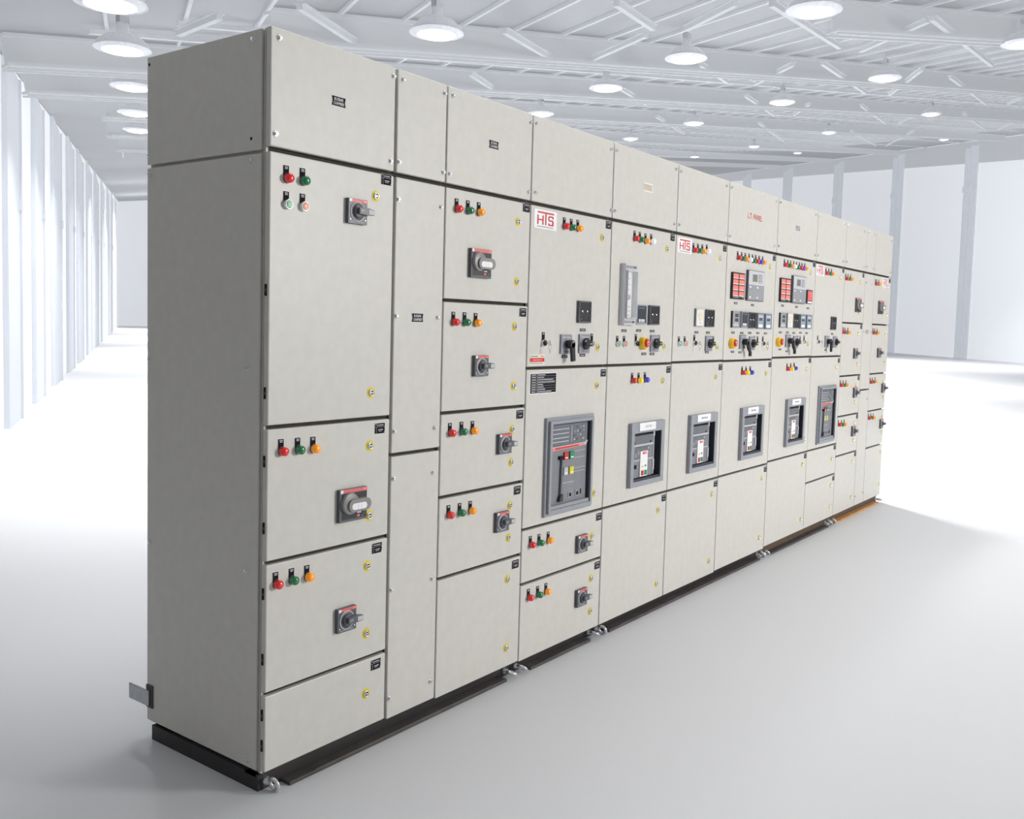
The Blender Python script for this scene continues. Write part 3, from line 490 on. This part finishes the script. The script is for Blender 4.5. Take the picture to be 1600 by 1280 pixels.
def fitting(it, p, cab):
    k, x, z = it[0], it[1], it[2]
    m = {'bolt': .012, 'plate': .0275, 'logo': .084, 'lock': .022, 'meter': .053, 'redbox': .056, 'handle': .046, 'bighandle': .064, 'knob': .045, 'strip': .03}.get(k, .020)
    if k != 'hinge': x = min(max(x, XS[cab-1]+m+(.004 if cab != 1 else 0)), XS[cab]-m-.004)
    L = (x, 0, z)
    if k == 'lamp':
        put('indicator_lamp', cached('lamp'+it[3], lambda: m_lamp(it[3])), (x, 0, z), p); put('name_tag', cached('tag', m_tag), (x-.003, 0, z), p)
    elif k == 'push':
        put('push_button', cached('push'+it[3], lambda: shallow(m_push(it[3]), 0.8)), L, p); put('name_tag', cached('tag', m_tag), (x-.003, 0, z), p)
    elif k == 'button':
        put('push_button', cached('btn'+it[3], lambda: shallow(m_button(it[3]), 0.7)), L, p); put('name_tag', cached('tag', m_tag), (x-.002, 0, z+.008), p)
    elif k == 'key':
        put('key_switch', cached('key'+it[3], lambda: shallow(m_key(it[3]), 0.6)), L, p); put('name_tag', cached('tag', m_tag), (x-.002, 0, z+.008), p)
    elif k == 'lock': put('door_lock', cached('lock', lambda: shallow(m_lock(), .75)), L, p)
    elif k == 'plate': put('circuit_plate', cached('plate', m_plate), (x, 0, z-.002), p)
    elif k == 'strip': put('device_label', cached('strip', m_strip), L, p)
    elif k == 'busbar': put('busbar_label', cached('busbar', m_busbar), L, p)
    elif k == 'bolt': put('cover_bolt', cached('bolt', m_bolt), L, p)
    elif k == 'hinge': put('hinge', cached('hinge', m_hinge), (0, 0, z), p)
    elif k in ('handle', 'bighandle'):
        big = k == 'bighandle' or it[4] > .095
        w, h = (.118, .106) if big else (.080, .078)
        put('handle_plate', cached('hp%d' % big, lambda: shallow(m_handleplate(w, h, big), .7)), L, p, .002); put('rotary_grip', cached('grip%d' % big, lambda: shallow(m_grip(big), .54 if big else .62, 1 if big else .88)), L, p, .0025)
    elif k in ('lever', 'knob'):
        put('switch_plate', cached('devp', lambda: shallow(m_devplate(.082, .082), .55)), L, p, .002)
        if k == 'lever':
            kk = it[5] if len(it) > 5 else 'pistol'; put('pistol_lever', cached('lev'+kk, lambda: shallow(m_lever(kk), .6)), (x+.004, 0, z), p, .003)
        else: put('selector_knob', cached('knob', lambda: shallow(m_knob(), .6)), L, p)
    elif k == 'estop': put('stop_guard', cached('guard', lambda: shallow(m_guard(), .72, .70)), L, p); put('stop_button', cached('mush', lambda: shallow(m_mushroom(), .72, .70)), L, p)
    elif k == 'meter': put('panel_meter', cached('met'+it[5], lambda: shallow(m_meter(it[5]), .42)), L, p, .002)
    elif k == 'annun': put('alarm_annunciator', cached('ann', lambda: shallow(fit(m_annun(), .170, .150), .42)), L, p)
    elif k == 'display': put('protection_relay', cached('dis', lambda: shallow(fit(m_display(), .245, .178), .36)), L, p)
    elif k == 'redbox': put('red_relay', cached('redb', lambda: shallow(fit(m_redbox(), .100, .092), .4)), L, p)
    elif k == 'relay':
        put('metering_relay', cached('rel', lambda: shallow(fit(m_relay(), .122, .282), .7)), L, p); put('clear_cover', cached('relc', lambda: shallow(fit(m_relaycover(), .094, .222), .7)), (x+.004, 0, z), p)
    elif k == 'logo': put('logo_plate', cached('logo', lambda: m_logo(.159, .076)), L, p)
    elif k == 'spec': put('data_plate', cached('spec', lambda: fit(m_spec(), .192, .086)), L, p)
    elif k == 'sticker': put('warning_sticker', cached('stick', lambda: fit(m_sticker(), .103, .042)), L, p)
    elif k in ('tan', 'grey'): put('cover_label', cached(k, lambda: m_smalllabel(k)), L, p)
    elif k == 'lt': put('lettering', cached('lt', lambda: m_lt(.215, .032)), L, p)
NAMEPLATE = {5: 'INCOMER 1'}
for c in range(1, 13):
    x0, x1, zb = XS[c-1], XS[c], ZB[c-1]; D0 = .022
    cab = root('switchgear_cabinet', ((x0+x1)/2, DEPTH/2, .052), LAB[c], 'electrical cabinet')
    items = list(ITEMS[c])
    br = [i for i in items if i[0].startswith('breaker')]
    b = MB(); e = .014 if c == 1 else .001
    if br:
        # hollow where the breaker sits: a shell open behind the breaker window
        _, bx, bz, bw, bh = br[0]; w, h = x1-x0-.002, 2.26-.052
        b.ring(w, h, .30, .36, D0, .20, 'paint', bx-(x0+x1)/2, bz-(.052+h/2)); b.box(-w/2, w/2, .20, DEPTH, -h/2, h/2, 'paint')
        body = b.mesh('carcass'); put('carcass', body, ((x0+x1)/2, 0, .052+h/2), cab)
    else:
        b.box(x0+e-(x0+x1)/2, x1-.001-(x0+x1)/2, D0, DEPTH, .052, 2.26, 'paint')
        if c == 1:
            for yy in (.0245, .031): b.box(.006-(x0+x1)/2, .016-(x0+x1)/2, yy, yy+.003, .056, 2.262, 'paint')
        body = b.mesh('carcass'); put('carcass', body, ((x0+x1)/2, 0, 0), cab)
    body.materials.append(M['gasket']); gi = len(body.materials)-1
    for f in body.polygons:
        if f.normal.y < -.9 and abs(f.center.y-D0) < 1e-4: f.material_index = gi
    gl = .006 if c in (2,) else .0035; gr = .006 if c == 1 else .0035
    gl = .001 if c == 1 else gl; gr = .001 if c == 12 else gr
    w = x1-x0-gl-gr; xc = (x0+gl+x1-gr)/2
    edges = [DOORTOP]+[s for s in SEAMS[c]]+[zb]
    panels = [('top_cover', COVER0, TOP)]
    for k in range(len(edges)-1):
        hi = edges[k]-(.006 if k else 0); lo = edges[k+1]+(.006 if k < len(edges)-2 else 0)
        panels.append(('cover_panel' if c in (2, 11) else 'door', lo, hi))
    for nm, lo, hi in panels:
        zc = (lo+hi)/2; hole = None
        mine = [i for i in items if lo-.012 <= i[2] <= hi+.012]
        for i in mine: items.remove(i)
        q = [i for i in mine if i[0].startswith('breaker')]
        if q:
            A = q[0][0] == 'breakerA'; hw, hh = (AW-.062, AH*SA-.07) if A else (BW-.060, BH*SB-.077)
            dz = .003 if A else -.0123
            hole = (q[0][1]-xc, q[0][2]-zc+dz, hw, hh)
        d = put(nm, panel(w, hi-lo, nm, hole), (xc, 0, zc), cab, .0035)
        for i in mine:
            if i[0].startswith('breaker'):
                A = i[0] == 'breakerA'; bx, bz = i[1], i[2]
                if A:
                    put('breaker_bezel', cached('bzA', lambda: scaled(m_bezelA(), SA)), (bx, 0, bz), d)
                    f = put('circuit_breaker', cached('fcA', lambda: scaled(m_faceA(), SA)), (bx-.004, -.004, bz+.004), cab); f['label'] = 'slate grey breaker face with orange stripe'
                    for kx, kz, col in ((-.026,.036,'red'),(.018,.036,'green'),(-.026,-.036,'linegrey'),(.018,-.036,'yellowkey')):
                        put('breaker_key', cached('bk'+col, lambda: scaled(m_key2(col), SA)), (bx+kx, -.004, bz+kz*SA+.004), f)
                    put('charging_handle', cached('chg', lambda: scaled(m_charge(), SA)), (bx-.066, -.004, bz-.008), f)
                else:
                    put('breaker_bezel', cached('bzB', lambda: scaled(m_bezelB(), SB)), (bx, 0, bz), d)
                    t = NAMEPLATE.get(c); put('breaker_nameplate', cached('nmB'+str(t), lambda: scaled(m_nameB(t), SB)), (bx-.018, -.020, bz+.148*SB), d)
                    f = put('circuit_breaker', cached('fcB', lambda: scaled(m_faceB(), SB)), (bx-.002, -.004, bz-.0123), cab); f['label'] = 'slate grey breaker face with white key strip'
                    put('key_strip', cached('ksB', lambda: scaled(m_stripB(), SB)), (bx-.022, -.004, bz-.050), f)
            else: fitting(i, d, c)
    if c == 1:                                                   # bolted side covers of the end cabinet, facing -x
        for lo, hi, bl in ((1.918, 2.262, [(.077,2.236,0),(.608,2.238,1),(.085,1.953,1),(.600,1.948,0)]), (.062, 1.908, [(.08,1.890,0),(.600,1.888,0),(.600,1.285,0),(.092,1.280,0),(.600,.675,0),(.09,.671,0),(.079,.085,0)])):
            b = MB(); b.box(0, .0135, -(DEPTH-.040)/2, (DEPTH-.040)/2, -(hi-lo)/2, (hi-lo)/2, 'paint')
            sp = put('side_panel', b.mesh('side_panel'), (0, (DEPTH+.040)/2, (lo+hi)/2), cab, .003)
            for y, z, hole in bl:
                if hole:
                    b = MB(); b.lathe([(.0050,0),(.0050,.0006),(0,.0006)], 'hole', n=12); put('bolt_hole', b.mesh('bolt_hole'), (0, y, z), sp, rot=(0,0,-PI/2))
                else: put('cover_bolt', cached('bolt', m_bolt), (0, y, z), sp, rot=(0,0,-PI/2))
        b = MB(); b.box(-.005,.0,.582,.620,.108,.186,'flange'); b.box(-.012,-.004,.594,.712,.116,.170,'steel')
        put('side_bracket', b.mesh('side_bracket'), (0, 0, 0), cab, .002)

# ------------------------------------------------------------------ channel plinths with lifting eyes
PL = [(0, 1.261, [(.030, 75), (1.222, 15)], 'base', 'flange', 'black channel plinth under the three nearest cabinets, eye bolt at its corner'),
      (1.263, 1.892, [(1.296, 35), (1.858, 30)], 'base', 'flange', 'short black channel plinth under the cabinet with data plate'),
      (1.894, 3.889, [(1.926, 70), (3.852, 60)], 'base', 'flange', 'long black channel plinth under the incomer and L.T. PANEL cabinets'),
      (3.891, 5.199, [(3.927, 45), (5.156, 50)], 'brown', 'flange', 'dark brown channel plinth under the red relay cabinet and its neighbour'),
      (5.201, 6.493, [(5.240, 70), (6.460, 20)], 'brown', 'wood', 'brown channel plinth with tan front flange under the far end cabinets')]
def m_eye(a):
    b = MB(); b.lathe([(.013,0),(.013,.008),(.009,.010),(.0085,.020)], 'chrome', n=16)
    b.torus(.0190, .0062, Matrix.Rotation(math.radians(a), 4, 'Y') @ Matrix.Translation((0,-.040,0)), 'chrome', 24, 10); return b.mesh('eye_bolt')
for x0, x1, eyes, mw, mf, lab in PL:
    xc = (x0+x1)/2; p = root('channel_plinth', (xc, DEPTH/2, 0), lab, 'plinth')
    b = MB(); h = (x1-x0)/2
    b.box(-h, h, .030, .040, 0, .050, mw); b.box(-h, h, DEPTH-.040, DEPTH-.030, 0, .050, mw)
    b.box(-h, -h+.010, .040, DEPTH-.040, 0, .050, mw); b.box(h-.010, h, .040, DEPTH-.040, 0, .050, mw); b.box(-h, h, .040, .090, .042, .050, mw)
    put('channel', b.mesh('channel'), (xc, 0, 0), p)
    b = MB(); f0, f1 = x0+.085, x1-.075
    b.box(f0-xc, f1-xc, -.016, .030, 0, .012, mf); b.box(f0-xc+.1, f1-xc-.1, -.017, -.011, .012, .015, mf)
    put('front_flange', b.mesh('front_flange'), (xc, 0, 0), p, .0015)
    for ex, a in eyes: put('eye_bolt', m_eye(a), (ex, .030, .025), p)

# ------------------------------------------------------------------ the white hall around it
def ceil(x, y): return 3.7524 + .15913*x + .01522*y
SUR = {  # wall, deck, beam, purlin and column emission imitates bright haze in the hall
 'floor': mat('polished_white_floor', (209,210,212), .42, noise=.015, scale=.35, spec=.18),
 'wall': mat('white_wall_haze_glow', (196,198,202), .7, noise=.01, scale=.5, emis=.50, ecol=(240,243,247)),
 'deck': mat('pale_roof_deck_haze_glow', (122,124,128), .8, noise=.03, scale=.4, emis=.265, ecol=(220,222,226)),
 'beam': mat('pale_steel_haze_glow', (124,126,130), .6, noise=.02, scale=1.0, emis=.46, ecol=(218,222,227)),
 'purlin': mat('white_purlin_haze_glow', (138,140,144), .6, noise=.02, scale=1.0, emis=.42, ecol=(222,226,231)),
 'column': mat('pale_blue_column_haze_glow', (146,150,157), .7, noise=.02, scale=1.0, emis=.47, ecol=(222,226,233)),
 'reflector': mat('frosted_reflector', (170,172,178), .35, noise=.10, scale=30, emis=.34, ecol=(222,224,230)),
 'lamp': mat('lit_lens', (255,255,255), .4, noise=.01, emis=6.0),
 'rod': mat('lamp_rod_paint', (206,208,212), .5, noise=.03),
}
for k, v in SUR.items(): M[k] = v
LA0 = Vector((4.078, 10.307, 0)); LD = Vector((.5137, .8580, 0)); LN = Vector((.8580, -.5137, 0))    # left wall line, its direction, its inward normal
RA0 = Vector((68.53, 12.27, 0)); RD = Vector((.8379, .5458, 0)); RN = Vector((-.5458, .8379, 0))
def quadmesh(name, pts, m):
    b = MB(); i = b.mi(m); b.bm.faces.new([b.bm.verts.new(p) for p in pts]).material_index = i
    me = bpy.data.meshes.new(name); b.bm.to_mesh(me); b.bm.free(); me.materials.append(M[m]); return me
def top(p): return Vector((p.x, p.y, ceil(p.x, p.y)))
def wallmesh(name, a, b, out, m, t=.15):
    """vertical wall from a to b on the floor up to the roof, with thickness outward"""
    A = [a, b, top(b), top(a)]; B = [p-out*t for p in A]
    q = MB(); i = q.mi(m); V = [q.bm.verts.new(p) for p in A+B]
    for f in ((0,1,2,3),(7,6,5,4),(0,4,5,1),(1,5,6,2),(2,6,7,3),(3,7,4,0)): q.bm.faces.new([V[k] for k in f]).material_index = i
    return q.mesh(name)
fl = MB(); fl.box(-60, 320, -80, 220, -.2, 0, 'floor'); struct('floor', fl.mesh('floor'))
l0, l1 = LA0+LD*(-2.2), LA0+LD*110
r0, r1 = RA0+RD*(-26), RA0+RD*175
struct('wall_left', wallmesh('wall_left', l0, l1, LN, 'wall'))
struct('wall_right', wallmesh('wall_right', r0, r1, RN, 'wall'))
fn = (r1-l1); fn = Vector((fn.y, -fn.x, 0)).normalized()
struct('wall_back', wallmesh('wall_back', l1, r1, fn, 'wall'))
cp = [Vector((-7,-8,0)), Vector((-5.5,4,0)), l0, l1, r1, r0, Vector((40,-8,0))]
q = MB(); i = q.mi('deck')
lo = [q.bm.verts.new(top(p)+Vector((0,0,.012))) for p in cp]; up = [q.bm.verts.new(top(p)+Vector((0,0,.20))) for p in cp]
q.bm.faces.new(lo).material_index = i; q.bm.faces.new(up).material_index = i
for k in range(len(cp)): q.bm.faces.new([lo[k], up[k], up[(k+1) % len(cp)], lo[(k+1) % len(cp)]]).material_index = i
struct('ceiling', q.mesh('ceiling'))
def sect(name, p, q_, rects, m):
    """a straight member from p to q_: rects are (u0,u1,v0,v1) across / below its line"""
    p, q_ = Vector(p), Vector(q_); t = (q_-p).normalized(); u = t.cross(Vector((0,0,1))).normalized(); v = u.cross(t)
    b = MB(); i = b.mi(m)
    for u0, u1, v0, v1 in rects:
        V = [b.bm.verts.new(e+u*a+v*c) for e in (p, q_) for a in (u0, u1) for c in (v0, v1)]
        for f in ((0,1,3,2),(4,6,7,5),(0,4,5,1),(2,3,7,6),(0,2,6,4),(1,5,7,3)): b.bm.faces.new([V[k] for k in f]).material_index = i
    o = struct(name, b.mesh(name)); return o
BEAMS = [((9.01,1.49),(14.0,-.60)), ((4.41,5.6),(24.0,1.09)), ((3.02,8.24),(40.0,3.10)), ((4.2,10.25),(60,8.30)), ((6.68,12.72),(86,20)), ((8.6,16.0),(92,29.3)), ((11.0,19.7),(110,41.5))]
BEAMS = [(Vector((a[0],a[1],0)), Vector((b_[0],b_[1],0))) for a, b_ in BEAMS]
for a, b_ in BEAMS:
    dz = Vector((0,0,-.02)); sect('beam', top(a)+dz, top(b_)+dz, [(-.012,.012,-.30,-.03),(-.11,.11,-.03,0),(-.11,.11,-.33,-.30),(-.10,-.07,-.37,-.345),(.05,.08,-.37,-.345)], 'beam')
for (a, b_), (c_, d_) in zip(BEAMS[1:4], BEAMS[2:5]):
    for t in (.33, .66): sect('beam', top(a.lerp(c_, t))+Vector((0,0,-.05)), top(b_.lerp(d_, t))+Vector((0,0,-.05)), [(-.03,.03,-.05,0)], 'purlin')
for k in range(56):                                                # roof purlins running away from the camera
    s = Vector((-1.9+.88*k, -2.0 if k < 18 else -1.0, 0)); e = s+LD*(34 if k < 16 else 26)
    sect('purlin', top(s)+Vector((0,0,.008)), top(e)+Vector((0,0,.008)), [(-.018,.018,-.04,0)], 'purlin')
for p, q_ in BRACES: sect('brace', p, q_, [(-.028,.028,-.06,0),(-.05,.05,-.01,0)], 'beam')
# columns along both long walls
for s0, s1 in [(-.95,.35),(2.57,3.95),(6.3,8.2),(10.87,12.9),(15.34,18.0),(21.35,24.5),(28.4,32.5),(37.9,42),(49.6,54),(64,68.5),(80,85)]:
    a, b_ = LA0+LD*s0, LA0+LD*s1; h = ceil(a.x, a.y)-.02; b = MB(); i = b.mi('column')
    def pr(d0, d1, e0, e1, z0, z1):
        V = [b.bm.verts.new(Vector((0,0,z))+LA0+LD*d+LN*e) for d in (d0, d1) for e in (e0, e1) for z in (z0, z1)]
        for f in ((0,1,3,2),(4,6,7,5),(0,4,5,1),(2,3,7,6),(0,2,6,4),(1,5,7,3)): b.bm.faces.new([V[k] for k in f]).material_index = i
    pr(s0, s1, .01, .07, 0, h); pr(s1-.05, s1, .07, .10, 0, h); pr(s1-.22, s1-.05, .07, .12, h*.62, h*.65)
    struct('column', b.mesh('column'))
for s0, s1 in [(-18.5,-16.7),(-2.69,-.91),(11.6,14.0),(29.2,32.4),(51.8,56.9),(80,87),(118,126)]:
    h = ceil(*(RA0+RD*s0).xy)-.3; b = MB(); i = b.mi('column')
    def pr(d0, d1, e0, e1, z0, z1):
        V = [b.bm.verts.new(Vector((0,0,z))+RA0+RD*d+RN*e) for d in (d0, d1) for e in (e0, e1) for z in (z0, z1)]
        for f in ((0,1,3,2),(4,6,7,5),(0,4,5,1),(2,3,7,6),(0,2,6,4),(1,5,7,3)): b.bm.faces.new([V[k] for k in f]).material_index = i
    w = s1-s0; pr(s0, s1, .02, .12, 0, h); pr(s0+.2*w, s0+.34*w, .12, .3, 0, h); pr(s0+.75*w, s0+.85*w, .12, .3, 0, h); pr(s0+.05*w, s0+.75*w, .3, .45, h*.79, h*.82)
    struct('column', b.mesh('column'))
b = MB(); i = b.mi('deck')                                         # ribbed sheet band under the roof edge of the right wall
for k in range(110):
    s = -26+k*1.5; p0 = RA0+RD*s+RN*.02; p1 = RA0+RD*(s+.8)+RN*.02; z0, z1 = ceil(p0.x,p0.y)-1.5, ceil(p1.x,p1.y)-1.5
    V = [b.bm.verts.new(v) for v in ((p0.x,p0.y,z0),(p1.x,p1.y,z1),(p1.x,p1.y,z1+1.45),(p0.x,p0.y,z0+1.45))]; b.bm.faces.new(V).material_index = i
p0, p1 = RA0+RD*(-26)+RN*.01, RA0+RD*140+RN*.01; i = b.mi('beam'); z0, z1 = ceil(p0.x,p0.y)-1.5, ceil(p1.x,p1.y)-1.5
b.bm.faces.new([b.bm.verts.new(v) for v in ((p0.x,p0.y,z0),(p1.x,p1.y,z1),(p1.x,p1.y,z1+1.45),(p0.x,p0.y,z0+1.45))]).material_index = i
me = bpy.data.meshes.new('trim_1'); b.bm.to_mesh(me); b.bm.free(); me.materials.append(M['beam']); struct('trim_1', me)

# ------------------------------------------------------------------ hanging lamps
def down(me): me.transform(Matrix.Rotation(PI/2, 4, 'X')); return me
def m_reflector():
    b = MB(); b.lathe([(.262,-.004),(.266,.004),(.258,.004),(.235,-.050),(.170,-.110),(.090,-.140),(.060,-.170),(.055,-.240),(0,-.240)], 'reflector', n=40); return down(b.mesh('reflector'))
def m_lens():
    b = MB(); b.lathe([(.252,.002),(.225,.012),(.19,.022)], 'reflector', n=36); b.lathe([(.195,.020),(.14,.034),(.07,.042),(0,.044)], 'lamp', n=36); return down(b.mesh('lamp_lens'))
for k, ((x, y, z), lab) in enumerate(zip(LAMPS, LAMPLAB)):
    r = root('ceiling_lamp', (x, y, z), lab, 'ceiling lamp', 'bell lamps hanging from the hall roof')
    put('reflector', cached('refl', m_reflector), (x, y, z), r); put('lamp_lens', cached('lens', m_lens), (x, y, z), r)
    b = MB(); zt = ceil(x, y)-z+.012; b.box(-.006,.006,-.006,.006,.235,zt,'rod'); b.box(-.05,.05,-.035,.035,.24,.31,'rod'); put('hanger', b.mesh('hanger'), (x, y, z), r)
    ld = bpy.data.lights.new('lamp_and_fill_light', 'AREA'); ld.shape = 'DISK'; ld.size = .36; ld.spread = 2.1; ld.energy = LPOW*(z-.2)**2/16*min(1, max(0, (math.hypot(x+1.7, y+2.2)-LN0)/LN1))
    lo_ = bpy.data.objects.new('lamp_and_fill_light', ld); C.objects.link(lo_); lo_.location = (x, y, z-.06)

for (x, y), e in (((19,30),900),((14,21),450),((30,48),2600),((47,76),6000)):          # fixtureless fill lights added behind the cabinets to brighten the left aisle
    ld = bpy.data.lights.new('aisle_fill_light', 'AREA'); ld.shape = 'DISK'; ld.size = .5; ld.energy = e*AISLE; ld.spread = 2.4
    lo_ = bpy.data.objects.new('aisle_fill_light', ld); C.objects.link(lo_); lo_.location = (x, y, ceil(x, y)-.5)

# ------------------------------------------------------------------ daylight from the open sides, key lamp, added fill lights, camera
w = bpy.data.worlds.new('hall_light'); bpy.context.scene.world = w; w.use_nodes = True
nt = w.node_tree; bg = nt.nodes['Background']
tc = nt.nodes.new('ShaderNodeTexCoord'); dp = nt.nodes.new('ShaderNodeVectorMath'); dp.operation = 'DOT_PRODUCT'; dp.inputs[1].default_value = Vector((.62,-.76,.0)).normalized()
mr = nt.nodes.new('ShaderNodeMapRange'); mr.inputs['From Min'].default_value = -.9; mr.inputs['From Max'].default_value = .9; mr.inputs['To Min'].default_value = WLO; mr.inputs['To Max'].default_value = WHI
nt.links.new(tc.outputs['Generated'], dp.inputs[0]); nt.links.new(dp.outputs['Value'], mr.inputs['Value']); nt.links.new(mr.outputs['Result'], bg.inputs['Strength'])
bg.inputs['Color'].default_value = (1.0, .985, .96, 1)
def area(name, loc, target, size, power, col=(1,1,1)):
    ld = bpy.data.lights.new(name, 'AREA'); ld.shape = 'RECTANGLE'; ld.size, ld.size_y = size; ld.energy = power; ld.color = col
    o = bpy.data.objects.new(name, ld); C.objects.link(o); o.location = loc
    o.rotation_euler = (Vector(target)-Vector(loc)).to_track_quat('-Z', 'Y').to_euler(); return o
area('key_light', (5.2,-7.2,2.7), (2.8,0,1.2), (1.4,1.4), KEY, (1,.98,.95))
area('overhead_fill_light', (2.6,-5.0,3.2), (2.6,-4.4,0), (11,2.6), SOFT, (1,.99,.97))  # added soft light outside the view, brightens the floor in front
area('aisle_overhead_fill_light', (-3.2,2.6,2.9), (-2.6,2.8,0), (2.6,4), SOFT*1.2, (1,.99,.97))  # added light outside the view, lifts the floor left of the row
for x, k in ((1.0, 1), (4.1, 1.1)):                                # unseen lights added over the cabinets to shade the floor at their base
    ld = bpy.data.lights.new('lamp_and_fill_light', 'AREA'); ld.shape = 'DISK'; ld.size = 1.5; ld.energy = OVER*k
    o = bpy.data.objects.new('lamp_and_fill_light', ld); C.objects.link(o); o.location = (x, .42, ceil(x, .42)-.15)

cd = bpy.data.cameras.new('camera'); cam = bpy.data.objects.new('camera', cd); C.objects.link(cam)
yaw, pit, rol = (math.radians(a) for a in (53.658, -3.872, 1.581))
f = Vector((math.sin(yaw)*math.cos(pit), math.cos(yaw)*math.cos(pit), math.sin(pit))); r = Vector((math.cos(yaw), -math.sin(yaw), 0)); u = r.cross(f)
r2 = r*math.cos(rol)+u*math.sin(rol); u2 = -r*math.sin(rol)+u*math.cos(rol)
cam.matrix_world = Matrix(((r2.x,u2.x,-f.x,-1.747),(r2.y,u2.y,-f.y,-2.203),(r2.z,u2.z,-f.z,1.431),(0,0,0,1)))
cd.sensor_width = 36; cd.lens = 1456.2/1600*36; cd.shift_x = (800-814.1)/1600; cd.shift_y = (606.9-640)/1600; cd.clip_end = 1000; cd.clip_start = .05
sc = bpy.context.scene; sc.camera = cam
sc.view_settings.view_transform = 'Standard'; sc.view_settings.look = 'None'; sc.view_settings.exposure = 0; sc.view_settings.gamma = 1
sc.cycles.use_denoising = True
